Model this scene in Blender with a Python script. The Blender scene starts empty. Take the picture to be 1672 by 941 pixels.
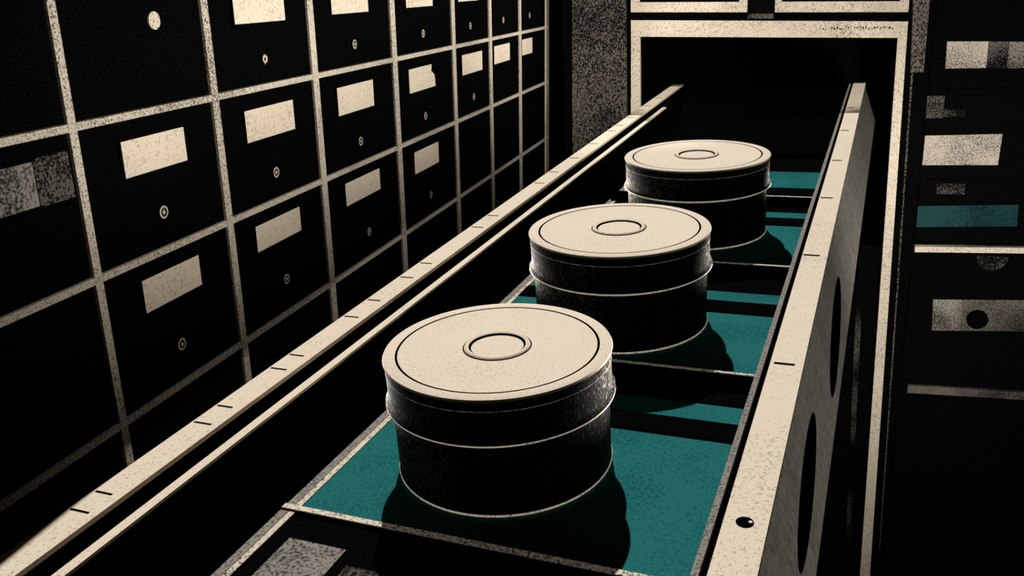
import bpy, math, random
from mathutils import Matrix, Vector

random.seed(7)
S = 0.64            # survey units -> metres
H0 = 1.72           # eye height above the floor
C = bpy.context.scene.collection

# ------------------------------------------------------------------ materials
def _nodes(name):
    m = bpy.data.materials.new(name); m.use_nodes = True
    nt = m.node_tree; b = nt.nodes['Principled BSDF']
    return m, nt, b

def ink(name, base, speck, scale=420.0, amount=0.3, rough=0.75, spec=0.2, soft=0.06, blotch=0.0,
        blotch_scale=12.0, stretch=(1, 1, 1), metallic=0.0, bump=0.0, emit=0.0):
    """Printed-paper like finish: base colour broken by fine specks; amount = share of specks."""
    m, nt, b = _nodes(name)
    N, L = nt.nodes, nt.links
    tc = N.new('ShaderNodeTexCoord'); mp = N.new('ShaderNodeMapping')
    mp.inputs['Scale'].default_value = stretch
    L.new(tc.outputs['Object'], mp.inputs['Vector'])
    n1 = N.new('ShaderNodeTexNoise'); n1.inputs['Scale'].default_value = scale
    n1.inputs['Detail'].default_value = 3.0; n1.inputs['Roughness'].default_value = 0.6
    L.new(mp.outputs['Vector'], n1.inputs['Vector'])
    fac = n1.outputs['Fac']
    if blotch:
        n2 = N.new('ShaderNodeTexNoise'); n2.inputs['Scale'].default_value = blotch_scale
        n2.inputs['Detail'].default_value = 4.0
        L.new(mp.outputs['Vector'], n2.inputs['Vector'])
        sub = N.new('ShaderNodeMath'); sub.operation = 'SUBTRACT'; sub.inputs[1].default_value = 0.5
        L.new(n2.outputs['Fac'], sub.inputs[0])
        mul = N.new('ShaderNodeMath'); mul.operation = 'MULTIPLY_ADD'
        mul.inputs[1].default_value = blotch
        L.new(sub.outputs[0], mul.inputs[0]); L.new(fac, mul.inputs[2])
        fac = mul.outputs[0]
    r = N.new('ShaderNodeValToRGB')
    e = r.color_ramp.elements
    # noise is centred on 0.5 with sigma ~0.1: map the share of specks to a threshold
    t = 0.5 + (amount - 0.5) * 0.40
    e[0].position = max(0.0, t - soft); e[1].position = min(1.0, t + soft)
    e[0].color = (*speck, 1); e[1].color = (*base, 1)
    L.new(fac, r.inputs['Fac'])
    L.new(r.outputs['Color'], b.inputs['Base Color'])
    b.inputs['Roughness'].default_value = rough
    b.inputs['Specular IOR Level'].default_value = spec
    b.inputs['Metallic'].default_value = metallic
    if emit:
        L.new(r.outputs['Color'], b.inputs['Emission Color']); b.inputs['Emission Strength'].default_value = emit
    if bump:
        bp = N.new('ShaderNodeBump'); bp.inputs['Strength'].default_value = bump
        bp.inputs['Distance'].default_value = 0.001
        L.new(n1.outputs['Fac'], bp.inputs['Height']); L.new(bp.outputs['Normal'], b.inputs['Normal'])
    return m

CREAM = (0.73, 0.615, 0.475)
CREAM_D = (0.55, 0.46, 0.35)
INKB = (0.0014, 0.0014, 0.0015)
M = {}
M['black'] = ink('black_lacquer', INKB, (0.0060, 0.0055, 0.005), 560, 0.28, 0.9, 0.0)
M['line'] = ink('ink_line', (0.0015, 0.0015, 0.0015), (0.002, 0.002, 0.002), 300, 0.3, 1.0, 0.0)
M['lid'] = ink('cream_enamel', CREAM, CREAM_D, 380, 0.20, 0.8, 0.1, 0.10, 0.35, 9)
M['rail'] = ink('cream_rail_paint', (0.70, 0.59, 0.45), (0.36, 0.30, 0.22), 430, 0.14, 0.8, 0.1, 0.08, 0.35, 6)
M['wornrail'] = ink('worn_cream_strip', (0.62, 0.53, 0.41), (0.05, 0.045, 0.04), 420, 0.28, 0.8, 0.1, 0.08, 0.4, 9)
M['grid'] = ink('stippled_cream_frame', (0.60, 0.52, 0.41), (0.05, 0.045, 0.04), 560, 0.30, 0.85, 0.05, 0.10, 0.35, 7)
M['card'] = ink('cream_card', (0.72, 0.61, 0.47), (0.40, 0.33, 0.25), 330, 0.20, 0.9, 0.0, 0.10, 0.3, 12)
M['greycard'] = ink('smudged_shaded_card', (0.26, 0.235, 0.20), (0.03, 0.028, 0.025), 420, 0.48, 0.9, 0.0, 0.10, 0.8, 11)  # smudged loose card; also the leftmost label, whose shade is painted in
M['dimcard'] = ink('dark_smudged_shaded_card', (0.10, 0.09, 0.075), (0.008, 0.008, 0.007), 420, 0.55, 0.9, 0.0, 0.06, 0.8, 11)  # darker card; also the shaded end of the leftmost label
M['greystrip'] = ink('grey_edging', (0.26, 0.235, 0.205), (0.07, 0.065, 0.06), 500, 0.40, 0.85, 0.05, 0.10)
M['teal'] = ink('teal_felt', (0.0165, 0.128, 0.126), (0.008, 0.066, 0.067), 420, 0.28, 0.95, 0.0, 0.14, 0.55, 10)
M['panel'] = ink('grey_wood_panel', (0.205, 0.19, 0.165), (0.10, 0.092, 0.080), 300, 0.45, 0.85, 0.05, 0.16, 0.3, 30, (1, 1, 0.15))
M['tin'] = ink('black_tin', (0.004, 0.004, 0.004), (0.18, 0.155, 0.125), 620, 0.26, 0.7, 0.10, 0.06, 0.4, 14, (1, 1, 0.45))
M['tinrim'] = ink('cream_bead_selflit', (0.64, 0.55, 0.42), (0.12, 0.10, 0.08), 420, 0.24, 0.6, 0.3, 0.08, emit=0.45)  # bead glows a little in place of front light on the tins
M['edge'] = ink('worn_edge_selflit', (0.62, 0.53, 0.41), (0.05, 0.045, 0.04), 420, 0.30, 0.8, 0.1, 0.08, 0.4, 9, emit=0.10)  # worn edge, given a slight glow where the tin's shadow covers it
M['tinline'] = ink('cream_line_selflit', (0.5, 0.43, 0.33), (0.05, 0.045, 0.035), 420, 0.4, 0.6, 0.2, 0.08, emit=0.16)  # slight glow stands in for light on lid lines and divider tops
M['metal'] = ink('dull_metal', (0.20, 0.185, 0.16), (0.015, 0.014, 0.013), 600, 0.45, 0.5, 0.5, 0.08)
# far things: coarser grain so it reads at their distance
M['fframe'] = ink('stippled_cream_casing', (0.64, 0.54, 0.42), (0.12, 0.10, 0.08), 450, 0.24, 0.85, 0.05, 0.10, 0.35, 5)
M['fcard'] = ink('stippled_pale_card', (0.46, 0.40, 0.325), (0.05, 0.045, 0.038), 420, 0.40, 0.9, 0.0, 0.08, 0.7, 7)
M['fgrey'] = ink('stippled_grey_card', (0.26, 0.23, 0.19), (0.02, 0.018, 0.016), 420, 0.46, 0.9, 0.0, 0.08, 0.8, 7)  # this and the next two: dimness of the cards painted into the colour
M['fmid'] = ink('stippled_mid_card', (0.19, 0.17, 0.14), (0.01, 0.009, 0.008), 420, 0.50, 0.9, 0.0, 0.08, 0.5, 7)
M['fdim'] = ink('stippled_dark_card', (0.12, 0.105, 0.09), (0.004, 0.004, 0.004), 420, 0.58, 0.9, 0.0, 0.06, 0.8, 7)
M['fteal'] = ink('stippled_teal_band', (0.013, 0.048, 0.050), (0.004, 0.010, 0.011), 420, 0.45, 0.9, 0.0, 0.10, 0.6, 7)
M['pillar'] = ink('stippled_pillar', (0.15, 0.13, 0.105), (0.006, 0.006, 0.006), 420, 0.54, 0.9, 0.0, 0.06, 0.6, 4.5, (1, 1, 0.6))
M['fjamb'] = ink('sparse_stipple', (0.10, 0.09, 0.075), (0.002, 0.002, 0.002), 420, 0.80, 0.9, 0.0, 0.05, 0.8, 7)
M['ffaint'] = ink('faint_stipple', (0.09, 0.08, 0.068), (0.003, 0.003, 0.003), 420, 0.66, 0.9, 0.0, 0.05, 0.8, 7)

# ------------------------------------------------------------------ mesh helper
class MB:
    def __init__(s): s.v = []; s.f = []; s.m = []
    def poly(s, pts, faces, mi=0):
        o = len(s.v); s.v += [tuple(p) for p in pts]
        for f in faces: s.f.append([o + i for i in f]); s.m.append(mi)
        return s
    def box(s, x0, x1, y0, y1, z0, z1, mi=0, top=None):
        pts = [(x, y, z) for z in (z0, z1) for y in (y0, y1) for x in (x0, x1)]
        fs = [(0, 2, 3, 1), (4, 5, 7, 6), (0, 1, 5, 4), (2, 6, 7, 3), (0, 4, 6, 2), (1, 3, 7, 5)]
        s.poly(pts, fs, mi)
        if top is not None: s.m[-5] = top
        return s
    def prism(s, quad, y0, y1, mi=0):
        """quad: (x,z) corners counter-clockwise as seen from -y; extruded along y."""
        n = len(quad)
        pts = [(x, y0, z) for x, z in quad] + [(x, y1, z) for x, z in quad]
        fs = [tuple(range(n)), tuple(range(2 * n - 1, n - 1, -1))]
        fs += [(i, i + n, (i + 1) % n + n, (i + 1) % n) for i in range(n)]
        return s.poly(pts, fs, mi)
    def section(s, prof, y0, y1, mi=0):
        return s.prism(prof, y0, y1, mi)
    def lathe(s, prof, n=96, c=(0, 0, 0), axis='z'):
        """prof: list of (r, h, material of the segment that starts here)."""
        o = len(s.v); k = len(prof)
        def P(a, b, h):
            if axis == 'z': return (c[0] + a, c[1] + b, c[2] + h)
            return (c[0] + h, c[1] + a, c[2] + b)
        for r, h, _ in prof:
            for i in range(n):
                t = 2 * math.pi * i / n
                s.v.append(P(r * math.cos(t), r * math.sin(t), h))
        for j in range(k - 1):
            for i in range(n):
                i2 = (i + 1) % n
                s.f.append([o + j * n + i, o + j * n + i2, o + (j + 1) * n + i2, o + (j + 1) * n + i])
                s.m.append(prof[j][2])
        return s
    def disc(s, c, ry, rz, nx=24, mi=0, t=0.001):
        pts = []
        for x in (0.0, t):
            pts += [(c[0] + x, c[1] + ry * math.cos(2 * math.pi * i / nx), c[2] + rz * math.sin(2 * math.pi * i / nx)) for i in range(nx)]
        fs = [tuple(range(nx - 1, -1, -1)), tuple(range(nx, 2 * nx))]
        fs += [(i, (i + 1) % nx, (i + 1) % nx + nx, i + nx) for i in range(nx)]
        return s.poly(pts, fs, mi)
    def build(s, name, mats, parent=None, smooth=False):
        me = bpy.data.meshes.new(name)
        me.from_pydata([(x * S, y * S, z * S) for x, y, z in s.v], [], s.f)
        for m in (mats if isinstance(mats, (list, tuple)) else [mats]): me.materials.append(M[m])
        for p, mi in zip(me.polygons, s.m): p.material_index = mi
        me.validate(); me.update()
        if smooth:
            for p in me.polygons: p.use_smooth = True
            if hasattr(me, 'set_sharp_from_angle'): me.set_sharp_from_angle(angle=math.radians(32))
        o = bpy.data.objects.new(name, me); C.objects.link(o)
        if parent is not None: o.parent = parent
        return o

def tag(o, label=None, cat=None, group=None, kind=None):
    if label: o['label'] = label
    if cat: o['category'] = cat
    if group: o['group'] = group
    if kind: o['kind'] = kind
    return o

def empty(name, mat=None):
    o = bpy.data.objects.new(name, None); C.objects.link(o)
    o.empty_display_size = 0.05
    o.matrix_world = mat if mat is not None else Matrix.Translation((0, 0, H0))
    return o

def W(x, y, z): return Vector((x * S, y * S, z * S + H0))

# ------------------------------------------------------------------ setting
FLOOR = -H0 / S
fl = MB().box(-4, 4, -2.5, 5.2, -0.1, 0).build('floor', 'black'); tag(fl, kind='structure')
wb = MB().box(-4, 4, 5.2, 5.3, 0, 4.2).build('wall_back', 'black'); tag(wb, kind='structure')

# ------------------------------------------------------------------ left drawer cabinet
A_, B_ = -0.0354, 0.0408
zref = -0.3515
rotL = Matrix.Rotation(-A_, 4, 'Z') @ Matrix.Rotation(math.atan(B_), 4, 'Y')
x00 = -0.96 + A_ * (0 - 1.6) + B_ * (0 - zref)
cab = empty('drawer_cabinet', Matrix.Translation(W(x00, 0, 0)) @ rotL)
tag(cab, 'black cabinet of small drawers with pale label cards, along the left side', 'cabinet')
LC = [0.59, 0.931, 1.253, 1.597, 1.993, 2.412, 2.755, 3.103, 3.479]
LW = [0.014, 0.0145, 0.018, 0.023, 0.027, 0.027, 0.027, 0.026, 0.022]
LZ = [0.071, -0.1403, -0.3515, -0.5765, -0.80]
b = MB().box(-0.44, -0.012, 0.40, 3.53, -2.60, 0.082)
b.box(-0.012, 0.002, 3.479, 3.53, -2.60, 0.082).box(-0.012, 0.002, 0.40, LC[0], -2.6, 0.082)
b.box(-0.012, 0.002, LC[0], 3.479, -2.60, -0.806)
b.build('body', 'black', cab)
g = MB()
for i, (c, w) in enumerate(zip(LC, LW)):
    g.box(-0.012, 0.004, c - w / 2, c + w / 2, -0.80, 0.076)
for z in LZ:
    g.box(-0.012, 0.0035, LC[0], 3.52, z - 0.0052, z + 0.0052)
g.box(-0.012, 0.003, 3.513, 3.521, -0.80, 0.076)
g.build('face_frame', 'grid', cab)

# label rectangles measured per drawer (row, column): y0, y1, z0, z1
LAB = {(0, 2): (1.335, 1.503, -0.029, 0.026), (0, 3): (1.688, 1.866, -0.026, 0.028), (0, 4): (2.080, 2.263, -0.025, 0.028),
       (0, 5): (2.461, 2.642, -0.020, 0.030),
       (1, 0): (0.700, 0.856, -0.228, -0.171),
       (1, 1): (1.017, 1.163, -0.227, -0.174), (1, 2): (1.334, 1.503, -0.230, -0.174), (1, 3): (1.685, 1.866, -0.2325, -0.1735),
       (1, 4): (2.076, 2.250, -0.2315, -0.172), (1, 5): (2.478, 2.671, -0.2265, -0.1685), (1, 6): (2.792, 2.975, -0.222, -0.165),
       (1, 7): (3.126, 3.272, -0.2205, -0.165),
       (2, 1): (1.016, 1.158, -0.4335, -0.3815), (2, 2): (1.329, 1.491, -0.4295, -0.3805), (2, 3): (1.690, 1.872, -0.430, -0.379),
       (2, 4): (2.086, 2.264, -0.440, -0.382)}
KNOB = {(0, 1): (1.128, -0.0135), (0, 2): (1.418, -0.092), (0, 3): (1.784, -0.091), (0, 4): (2.185, -0.091), (0, 5): (2.562, -0.090),
        (0, 6): (2.90, -0.088), (0, 7): (3.233, -0.086),
        (1, 1): (1.088, -0.293), (1, 2): (1.418, -0.298), (1, 3): (1.782, -0.301), (1, 4): (2.177, -0.300), (1, 5): (2.578, -0.299),
        (2, 1): (1.086, -0.511), (2, 2): (1.417, -0.508), (2, 3): (1.794, -0.514), (2, 4): (2.192, -0.517)}
def label_card(lb, dr, torn=False):
    y0, y1, z0, z1 = lb
    if torn:   # torn corner on its right edge
        q = [(y0, z0), (y1 + 0.012, z0), (y1 + 0.006, z0 + 0.03), (y1 - 0.016, z0 + 0.042), (y1 - 0.012, z1), (y0, z1)]
    else:
        q = [(y0, z0), (y1, z0), (y1, z1), (y0, z1)]
    n = len(q)
    pts = [(0.0016, y, z) for y, z in q] + [(0.0, y, z) for y, z in q]
    mb = MB().poly(pts, [tuple(range(n)), tuple(range(2 * n - 1, n - 1, -1))] + [(i, i + n, (i + 1) % n + n, (i + 1) % n) for i in range(n)])
    return mb.build('label_card', 'card', dr)
for r in range(4):
    for c in range(8):
        y0, y1 = LC[c] + LW[c] / 2, LC[c + 1] - LW[c + 1] / 2
        z1, z0 = LZ[r] - 0.0054, LZ[r + 1] + 0.0054
        d = MB().box(-0.011, 0.0, y0 + 0.001, y1 - 0.001, z0 + 0.001, z1 - 0.001)
        lb = LAB.get((r, c))
        if lb:   # raised black holder lip round the card
            a0, a1, b0, b1 = lb; t = 0.005
            d.box(0, 0.003, a0 - t, a1 + t, b1, b1 + t); d.box(0, 0.003, a0 - t, a1 + t, b0 - t, b0)
            d.box(0, 0.003, a0 - t, a0, b0, b1)
        dr = d.build('drawer', 'black', cab)
        if lb:
            lc = label_card(lb, dr, (r, c) == (1, 4))
            if (r, c) == (1, 0):
                lc.data.materials[0] = M['greycard']; lc['label'] = 'label card with its shade painted grey'  # leftmost label's dimness is painted as a grey card colour
                MB().box(0.0, 0.0014, 0.858, 0.918, -0.230, -0.168).build('label_dim_part', 'dimcard', dr)  # shaded end of the same card, built as a darker piece
        kb = KNOB.get((r, c))
        if kb:
            R_ = 0.0130 if (r, c) == (0, 1) else 0.0100
            MB().lathe([(R_, 0.0, 1), (R_, 0.0028, 0), (R_ * .74, 0.0030, 2), (R_ * .3, 0.0030, 0), (R_ * .12, 0.0031, 0), (0.0001, 0.0032, 0)], 20, (0, kb[0], kb[1]), 'x') \
                .build('knob', ['wornrail', 'wornrail', 'wornrail'] if (r, c) == (0, 1) else ['dimcard', 'line', 'wornrail'] if (r, c) == (0, 2) else ['wornrail', 'line', 'dimcard'], dr, True)  # one top-row knob has its partial glint painted pale

# ------------------------------------------------------------------ back cabinet with the drawer opening
YB = 3.46
bc = empty('storage_cabinet'); tag(bc, 'tall black cabinet with cream framed opening behind the long pulled out drawer', 'cabinet')
body = MB()
TOP = 0.10
body.box(-0.95, -0.90, YB + 0.01, YB + 0.75, FLOOR, TOP)          # left cheek
body.box(0.355, 0.368, YB + 0.012, YB + 0.75, FLOOR, TOP)         # right cheek
body.box(-0.95, 0.368, YB + 0.72, YB + 0.75, FLOOR, TOP)          # back
body.box(-0.95, 0.368, YB + 0.006, YB + 0.75, TOP, TOP + 0.03)    # top
body.box(-0.69, 0.31, YB + 0.012, YB + 0.72, -0.16, -0.06)        # rail between doors and opening
body.box(-0.90, -0.655, YB + 0.014, YB + 0.10, FLOOR, TOP)
body.prism([(0.30, FLOOR), (0.362, FLOOR), (0.362, TOP), (0.262, TOP)], YB + 0.014, YB + 0.10)
body.box(-0.655, 0.33, YB + 0.03, YB + 0.72, FLOOR, -0.98)        # lower front below the drawer
body.build('body', 'black', bc)
fr = MB()
fr.prism([(-0.677, -0.186), (0.2590, -0.2218), (0.2880, -0.168), (-0.677, -0.126)], YB, YB + 0.02)
fr.prism([(-0.686, -1.0), (-0.642, -1.0), (-0.643, -0.186), (-0.677, -0.186)], YB, YB + 0.02)
fr.prism([(0.290, FLOOR + 0.01), (0.330, FLOOR + 0.01), (0.2880, -0.168), (0.2590, -0.2218)], YB, YB + 0.02)
# worn pencil scribble along the top bar, too small to read
for i in range(26):
    x = 0.00 + i * 0.0095; z = -0.178 - x * 0.037 + random.uniform(-.004, .004)
    w = random.uniform(.002, .006); h = random.uniform(.002, .005)
    fr.box(x, x + w, YB - 0.0006, YB, z - h, z + h * .4, 1)
fr.build('opening_frame', ['fframe', 'line'], bc)
for (x0, x1, zb0, zb1, w0, w1) in ((-0.677, -0.252, -0.097, -0.115, 0.034, 0.029), (-0.156, 0.286, -0.119, -0.137, 0.024, 0.029)):
    dr = MB().prism([(x0 + .004, zb0 + .006), (x1 - .004, zb1 + .006), (x1 - .004, TOP - 0.004), (x0 + .004, TOP - 0.004)], YB + 0.004, YB + 0.016)
    door = dr.build('door', 'black', bc)
    f = MB()
    hb = 0.036
    f.prism([(x0, zb0), (x1, zb1), (x1, zb1 + hb), (x0, zb0 + hb)], YB, YB + 0.012)
    f.prism([(x0, zb0 + hb), (x0 + w0, zb0 + hb), (x0 + w0, TOP - .02), (x0, TOP - .02)], YB, YB + 0.012)
    f.prism([(x1 - w1, zb1 + hb), (x1, zb1 + hb), (x1, TOP - .02), (x1 - w1, TOP - .02)], YB, YB + 0.012)
    f.box(x0, x1, YB, YB + 0.012, TOP - .02, TOP)
    f.build('door_frame', 'fframe', door)
MB().prism([(-0.250, -0.137), (-0.160, -0.141), (-0.160, -0.124), (-0.250, -0.120)], YB + 0.006, YB + 0.012).build('catch_plate', 'ffaint', bc)
MB().prism([(-0.93, -1.0), (-0.697, -1.0), (-0.695, TOP), (-0.901, TOP)], YB + 0.002, YB + 0.014).build('side_pilaster', 'pillar', bc)
pr = MB().prism([(0.310, -0.34), (0.352, -0.34), (0.350, TOP), (0.288, TOP)], YB + 0.002, YB + 0.014)
pr.prism([(0.352, -2.3), (0.356, -2.3), (0.319, -0.34), (0.312, -0.34)], YB + 0.004, YB + 0.014)
pr.build('side_pilaster', 'pillar', bc)
jm = MB().prism([(0.222, -2.3), (0.240, -2.3), (0.206, -0.98), (0.184, -0.98)], YB + 0.022, YB + 0.03)
jm.build('inner_jamb', 'fjamb', bc)

# ------------------------------------------------------------------ right-hand cabinet in the dark
rc = empty('filing_cabinet'); tag(rc, 'dark cabinet at far right with dim-painted label cards and a teal band', 'cabinet')
YR = YB + 0.012
MB().box(0.370, 1.15, YR + 0.004, YR + 0.70, FLOOR, TOP + 0.02).build('body', 'black', rc)
def rdrawer(z0, z1):
    return MB().box(0.3745, 1.14, YR - 0.006, YR + 0.004, z0, z1).build('drawer', 'black', rc)
def q4(x0a, x0b, x1a, x1b, zta, ztb, zba, zbb, y0, y1):   # top-left x, bottom-left x, top-right x, bottom-right x
    return MB().prism([(x0b, zba), (x1b, zbb), (x1a, ztb), (x0a, zta)], y0, y1)
F0, F1 = YR - 0.009, YR - 0.006
d1 = rdrawer(-0.395, -0.10)
q4(.417, .420, .545, .547, -.239, -.243, -.330, -.331, F0, F1).build('label_card', 'fcard', d1)
q4(.547, .549, .606, .608, -.243, -.246, -.331, -.333, F0 + .001, F1).build('label_dim_part', 'fdim', d1)  # dimmer stretches of the same card, shade put into darker materials
q4(.608, .610, .72, .72, -.246, -.250, -.333, -.336, F0, F1).build('label_dim_part', 'fgrey', d1)
d2 = rdrawer(-0.715, -0.40)
q4(.371, .373, .427, .429, -.423, -.423, -.500, -.500, F0, F1).build('sticker', 'fdim', d2)
q4(.430, .431, .500, .500, -.470, -.470, -.497, -.495, F0, F1).build('sticker', 'fdim', d2)
q4(.3765, .3765, .622, .619, -.562, -.556, -.668, -.665, F0, F1).build('label_card', 'fcard', d2)
d3 = rdrawer(-0.960, -0.720)
q4(.430, .432, .524, .525, -.734, -.734, -.772, -.772, F0, F1).build('sticker', 'ffaint', d3)
q4(.3755, .3765, .700, .703, -.819, -.806, -.898, -.885, F0, F1).build('colour_band', 'fteal', d3)
MB().prism([(0.377, -0.988), (1.14, -.966), (1.14, -.945), (0.377, -0.967)], YR - 0.03, YR + 0.004).build('shelf_edge', 'fframe', rc)
d4 = rdrawer(-1.51, -0.993)
hp = [(0.636 + 0.052 * math.cos(math.pi + math.pi * i / 18), -0.994 + 0.056 * math.sin(math.pi + math.pi * i / 18)) for i in range(19)]
MB().prism(hp, F0 - 0.012, F1).build('cup_pull', 'ffaint', d4)
q4(.458, .465, .555, .560, -1.176, -1.171, -1.301, -1.294, F0, F1).build('label_card', 'fgrey', d4)
q4(.555, .560, .765, .772, -1.171, -1.160, -1.294, -1.281, F0 + .0005, F1).build('label_dim_part', 'fmid', d4)  # dimmer right stretch of the card, painted darker
kn = MB().lathe([(0.0001, 0, 0), (0.036, 0, 0), (0.036, 0.012, 0), (0.028, 0.018, 0), (0.0001, 0.02, 0)], 28)
ko = kn.build('knob', 'line', d4, True); ko.rotation_euler = (math.pi / 2, 0, 0); ko.location = (0.613 * S, F0 * S, -1.243 * S)
MB().prism([(0.40, -1.565), (1.14, -1.545), (1.14, -1.515), (0.40, -1.533)], YR - 0.012, YR + 0.004).build('lower_rail', 'fdim', rc)
rdrawer(FLOOR + 0.05, -1.58)

# ------------------------------------------------------------------ the long pulled-out drawer
ya, pb = -0.06889, 0.04174
Dv = Vector((-math.sin(ya) * math.cos(pb), math.cos(ya) * math.cos(pb), math.sin(pb)))
Rv = Vector((math.cos(ya), math.sin(ya), 0)); Nv = Rv.cross(Dv)
MD = Matrix(((Rv.x, Dv.x, Nv.x), (Rv.y, Dv.y, Nv.y), (Rv.z, Dv.z, Nv.z))).to_4x4()
MDW = Matrix.Translation((0, 0, H0)) @ MD
dw = empty('long_drawer', MDW)
tag(dw, 'long open drawer with cream marked rims and teal lined compartments pulled from framed opening', 'drawer')
NF, NR = -0.6427, -0.5292
D0, D1 = 0.36, 3.535
MB().box(-0.785, -0.045, D0, D1, -0.672, NF - 0.002).build('floor_panel', 'black', dw)
# left side: outer board, dark channel, inner board
lp = MB().box(-0.784, -0.744, D0, D1 - 0.01, NF - 0.002, NR - 0.006)
lp.box(-0.744, -0.7287, D0, D1 - 0.2, NF - 0.002, NR - 0.03)
lp.box(-0.7287, -0.7152, D0, D1 - 0.2, NF - 0.002, NR - 0.0198)
lp.build('side_panel', 'black', dw)
TICKL = [.56, .595, .756, .801, .916, .962, 1.111, 1.184, 1.297, 1.374, 1.604, 1.69, 1.973, 2.086, 2.245, 2.426, 2.611, 2.698, 2.832, 2.966, 3.05, 3.215]
rl = MB().box(-0.785, -0.743, D0, D1, NR - 0.006, NR)
for i, t in enumerate(TICKL):
    w = 0.0022 + 0.0011 * t
    rl.box(-0.7815, -0.7575 if i % 2 else -0.755, t - w / 2, t + w / 2, NR, NR + 0.0004, 1)
rl.build('rim_rail', ['rail', 'line'], dw)
MB().box(-0.7285, -0.7152, D0, D1 - 0.42, NR - 0.0198, NR - 0.0158).build('guide_strip', 'rail', dw)
# floor edging along the left wall
MB().box(-0.673, -0.6612, D0, 2.62, NF - 0.002, NF + 0.001).build('edging_strip', 'greystrip', dw)
MB().box(-0.6602, -0.6515, D0, 2.62, NF - 0.002, NF + 0.001).build('edging_strip', 'wornrail', dw)
# right side
rp = MB().box(-0.124, -0.1165, D0, D1, NF - 0.002, NR - 0.010)
rp.section([(-0.1165, NF - 0.002), (-0.088, NF - 0.002), (-0.095, NR - 0.012), (-0.0745, NR - 0.012), (-0.0745, NR - 0.003), (-0.1165, NR - 0.003)], D0, D1)
rp.build('inner_board', 'black', dw)
MB().box(-0.1305, -0.1235, D0, D1, NR - 0.012, NR - 0.0015).build('ledge_strip', 'greystrip', dw)
rr = MB().box(-0.1160, -0.0740, D0, D1, NR - 0.003, NR)
for t, a, bb in ((1.1015, -.111, -.085), (1.549, -.114, -.087), (1.93, -.1135, -.089), (2.278, -.1125, -.090), (2.649, -.1125, -.091), (3.01, -.1125, -.092)):
    w = 0.0035 + 0.0018 * t
    rr.box(a, bb, t - w / 2, t + w / 2, NR, NR + 0.0004, 1)
rro = rr.build('rim_rail', ['rail', 'line'], dw)
MB().lathe([(0.0086, 0, 0), (0.0086, 0.0006, 0), (0.0001, 0.0006, 0)], 24, (-0.0958, 0.741, NR)).lathe([(0.0022, 0, 1), (0.002, 0.0012, 1), (0.0001, 0.0013, 1)], 12, (-0.0905, 0.742, NR)).build('screw', ['line', 'rail'], rro)  # small pale dot is a painted glint in the dark disc
# splayed outer board with two oval hand holes: a filled 2D curve turned into a mesh
P0 = Vector((-0.0762, NR - 0.0115)); P1 = Vector((-0.0325, -0.670)); tt = (P1 - P0).normalized(); nn = Vector((-tt.y, tt.x)); plen = (P1 - P0).length
cu = bpy.data.curves.new('hole_cut', 'CURVE'); cu.dimensions = '2D'; cu.fill_mode = 'BOTH'; cu.extrude = 0.0045 * S
def spl(pts):
    s = cu.splines.new('POLY'); s.points.add(len(pts) - 1); s.use_cyclic_u = True
    for p, (x, y) in zip(s.points, pts): p.co = (x * S, y * S, 0, 1)
spl([(D0, 0), (D1, 0), (D1, plen), (D0, plen)])
for (dc, sc, hl, hh, tl) in ((0.955, 0.076, 0.148, 0.0225, -0.10), (1.443, 0.086, 0.200, 0.0225, -0.105)):
    spl([(dc + hl * math.cos(2 * math.pi * i / 64), sc + tl * hl * math.cos(2 * math.pi * i / 64) + hh * math.sin(2 * math.pi * i / 64)) for i in range(64)])
tmp = bpy.data.objects.new('hole_cut', cu); C.objects.link(tmp)
bpy.context.view_layer.update()
me = bpy.data.meshes.new_from_object(tmp.evaluated_get(bpy.context.evaluated_depsgraph_get()))
bpy.data.objects.remove(tmp); bpy.data.curves.remove(cu)
for v in me.vertices:
    dd, ss, hh = v.co.x / S, v.co.y / S, v.co.z / S
    q = P0 + tt * ss + nn * (hh - 0.0045)
    v.co = Vector((q.x * S, dd * S, q.y * S))
me.materials.clear(); me.materials.append(M['panel']); me.materials.append(M['line'])
me.update()
for p in me.polygons:
    p.material_index = 0 if abs(p.normal.x * -nn.x + p.normal.z * -nn.y) > 0.7 else 1  # hole walls coloured black in place of shade
me.name = 'side_panel'
sp = bpy.data.objects.new('side_panel', me); C.objects.link(sp); sp.parent = dw
sp['label'] = 'grey outer side panel with oval hand holes'
# bottom runner
MB().box(-0.060, -0.0325, D0, D1, -0.684, -0.672).build('slide_runner', 'black', dw)
# dividers, liners and spacer bars
HD = 0.024
DIV = [0.762, 1.235, 1.7316, 2.2547]
SHADE_BAND = [None, 1.175, 1.635, 2.195]  # black floor bands that carry on the shade before each divider
for i, t in enumerate(DIV):
    th = 0.009 if i == 0 else 0.006
    hd = 0.0035 if i == 0 else HD
    db = MB().box(-0.673, -0.1245, t, t + th, NF - 0.002, NF + hd - 0.0015)
    if SHADE_BAND[i]: db.box(-0.650, -0.1245, SHADE_BAND[i], t, NF - 0.002, NF + 0.002)
    dv = db.build('divider', 'black', dw)
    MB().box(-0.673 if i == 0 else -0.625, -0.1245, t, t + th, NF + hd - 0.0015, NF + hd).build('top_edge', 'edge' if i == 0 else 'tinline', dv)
for a, bb in ((DIV[0] + .009, DIV[1]), (DIV[1] + .006, DIV[2]), (DIV[2] + .006, DIV[3]), (2.43, 2.61)):  # far liner cut short; bare black floor stands for the shade beyond
    MB().box(-0.6508, -0.1245, a, bb, NF - 0.0015, NF).build('liner', 'teal', dw)
for a, bb in ((1.073, 1.120), (1.527, 1.579), (2.083, 2.138)):
    MB().box(-0.6508, -0.1245, a, bb, NF, NF + 0.003).build('spacer_bar', 'line', dw)
MB().box(-0.785, -0.045, D0 - 0.02, D0, -0.672, NR).build('front_panel', 'black', dw)
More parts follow.
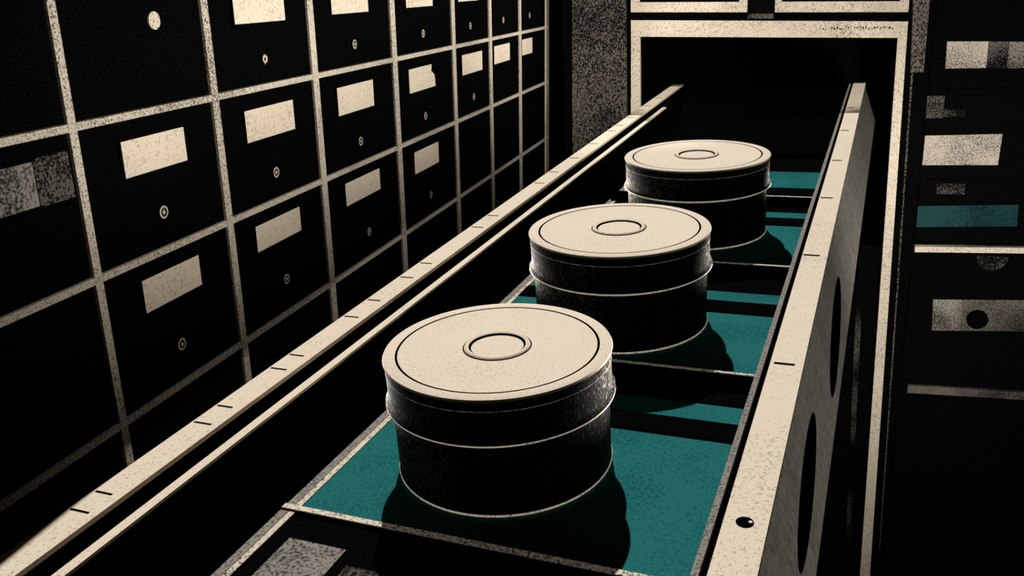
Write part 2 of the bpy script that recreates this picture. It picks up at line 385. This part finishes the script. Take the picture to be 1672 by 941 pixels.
MB().box(-0.744, -0.1245, D1 - 0.02, D1, NF - 0.002, NR - 0.02).build('end_panel', 'black', dw)

# ------------------------------------------------------------------ cards in the front compartment
for (x0, x1, y0, y1, lab) in ((-0.628, -0.548, 0.53, 0.715, 'smudged grey card lying in front compartment by the left edging'),
                              (-0.532, -0.470, 0.53, 0.690, 'darker smudged grey card lying in front compartment nearer its middle')):
    k = MB().box(0, x1 - x0, 0, y1 - y0, 0, 0.0015).build('index_card', 'greycard' if x0 < -.6 else 'dimcard')
    k.matrix_world = MDW @ Matrix.Translation((x0 * S, y0 * S, (NF - 0.002) * S))
    tag(k, lab, 'card', 'index cards in the front compartment')

# ------------------------------------------------------------------ the three tins
R, H = 0.15, 0.1648
def make_tin(name):
    t = empty(name)
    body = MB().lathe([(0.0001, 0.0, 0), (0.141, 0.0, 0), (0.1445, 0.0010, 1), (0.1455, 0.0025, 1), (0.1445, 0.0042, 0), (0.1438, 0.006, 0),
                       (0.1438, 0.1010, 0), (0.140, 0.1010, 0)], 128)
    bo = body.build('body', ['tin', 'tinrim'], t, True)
    z = H
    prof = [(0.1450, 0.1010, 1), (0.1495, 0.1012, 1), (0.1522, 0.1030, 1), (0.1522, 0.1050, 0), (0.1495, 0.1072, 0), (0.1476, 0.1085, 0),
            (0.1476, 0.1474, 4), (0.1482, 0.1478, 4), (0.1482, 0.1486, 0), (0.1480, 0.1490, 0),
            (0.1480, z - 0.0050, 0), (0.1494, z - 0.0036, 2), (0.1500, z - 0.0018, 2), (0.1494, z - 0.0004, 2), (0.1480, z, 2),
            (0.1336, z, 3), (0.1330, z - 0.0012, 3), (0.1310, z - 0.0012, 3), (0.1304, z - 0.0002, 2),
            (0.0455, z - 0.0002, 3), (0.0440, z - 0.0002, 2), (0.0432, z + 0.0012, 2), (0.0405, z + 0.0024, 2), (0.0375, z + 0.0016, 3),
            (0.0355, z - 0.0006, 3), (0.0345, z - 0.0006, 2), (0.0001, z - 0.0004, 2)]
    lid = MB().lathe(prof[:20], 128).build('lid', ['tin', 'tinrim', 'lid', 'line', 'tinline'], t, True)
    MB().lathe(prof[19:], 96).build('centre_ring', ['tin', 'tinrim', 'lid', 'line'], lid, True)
    return t
def copy_tree(o, parent=None):
    c = o.copy(); C.objects.link(c); c.parent = parent
    for ch in list(o.children): copy_tree(ch, c)
    return c
tin = make_tin('round_tin')
SPOT = [(-0.4455, 0.9605, 1.0, 'round black tin with cream lid in the nearest teal compartment, largest and whole'),
        (-0.4207, 1.4568, 1.0678, 'middle round black tin with cream lid, between the nearest and farthest tins'),
        (-0.3939, 2.0194, 1.0978, 'farthest round black tin with cream lid, in the compartment nearest the cabinet opening')]
for i, (x, y, s, lab) in enumerate(SPOT):
    o = tin if i == 0 else copy_tree(tin)
    o.matrix_world = MDW @ Matrix.Translation((x * S, y * S, NF * S)) @ Matrix.Scale(s, 4)
    tag(o, lab, 'tin', 'round tins in the long drawer')

# ------------------------------------------------------------------ lights
def aim(o, p, q):
    o.location = p; o.rotation_euler = (q - p).to_track_quat('-Z', 'Y').to_euler()
def area(name, p, q, sx, sy, power, spread, col=(1, .97, .92)):
    l = bpy.data.lights.new(name, 'AREA'); l.shape = 'RECTANGLE'; l.size = sx * S; l.size_y = sy * S
    l.energy = power; l.spread = math.radians(spread); l.color = col
    o = bpy.data.objects.new(name, l); C.objects.link(o); aim(o, p, q); return o
sun = bpy.data.lights.new('key_sun', 'SUN'); sun.energy = 4.95; sun.angle = math.radians(0.6); sun.color = (1, .985, .955)
so = bpy.data.objects.new('key_sun', sun); C.objects.link(so)
az, el = math.radians(18), math.radians(44)
Lv = Vector((-math.sin(az) * math.cos(el), math.cos(az) * math.cos(el), math.sin(el)))
so.location = W(-0.5, 4, 4); so.rotation_euler = (-Lv).to_track_quat('-Z', 'Y').to_euler()
# unseen strip light added over the long drawer to wash the wall of drawers
area('drawer_wall_fill', W(-0.12, 2.1, -0.05), W(-0.98, 2.1, -0.02), 2.5, 0.05, 2.5, 78)
# unseen fill lights added: cabinet fronts, drawer's outer side, right stile, left pilaster
area('cabinet_front_fill', W(0.60, 0.9, -0.66), W(0.45, 3.46, -0.55), 0.25, 0.10, 3.6, 60)
area('panel_fill', W(1.0, 1.1, -0.80), W(-0.05, 1.1, -0.62), 1.4, 0.10, 1.2, 110)
area('casing_fill', W(0.75, 1.5, -1.25), W(0.31, 3.46, -1.75), 0.25, 0.25, 1.3, 70)
area('pilaster_fill', W(-0.10, 1.5, -0.05), W(-0.78, 3.46, -0.28), 0.15, 0.06, 0.8, 40)
# unseen spot added above to brighten the opening and far rim ends
l = bpy.data.lights.new('opening_fill_spot', 'SPOT'); l.energy = 26; l.spot_size = math.radians(42); l.spot_blend = 0.35; l.shadow_soft_size = 0.03
l.color = (1, .97, .92)
o = bpy.data.objects.new('opening_fill_spot', l); C.objects.link(o); aim(o, W(-0.22, 2.9, 1.0), W(-0.22, 3.34, -0.40))
# unseen small lights added by the drawer walls to edge-light each tin's flanks
for (x, y, s_, _) in SPOT:
    for rx, dy, pw in ((-0.70, -0.045, 0.19), (-0.14, 0.07, 0.14)):
        p = MDW @ Vector((rx * S, (y + dy) * S, (NR + 0.006) * S)); q = MDW @ Vector((x * S, (y + dy * .3) * S, (NR + 0.014) * S))
        area('flank_fill', p, q, 0.10, 0.03, pw, 44)

w = bpy.data.worlds.new('dark'); bpy.context.scene.world = w; w.use_nodes = True
w.node_tree.nodes['Background'].inputs[0].default_value = (0.5, 0.48, 0.45, 1)
w.node_tree.nodes['Background'].inputs[1].default_value = 0.002

# ------------------------------------------------------------------ camera
RC = Matrix(((0.9482673276, -0.0533645045, 0.3129557555), (0.3133239165, 0.3161627700, -0.8954715106), (-0.0511585644, 0.9472028993, 0.3165272008))).to_4x4()
cam = bpy.data.cameras.new('camera'); co = bpy.data.objects.new('camera', cam); C.objects.link(co)
co.matrix_world = Matrix.Translation((0, 0, H0)) @ RC
cam.sensor_width = 36.0; cam.lens = 36.0 * 1449.763 / 1672.0; cam.clip_start = 0.02
bpy.context.scene.camera = co
bpy.context.scene.view_settings.view_transform = 'Standard'
bpy.context.scene.view_settings.look = 'None'
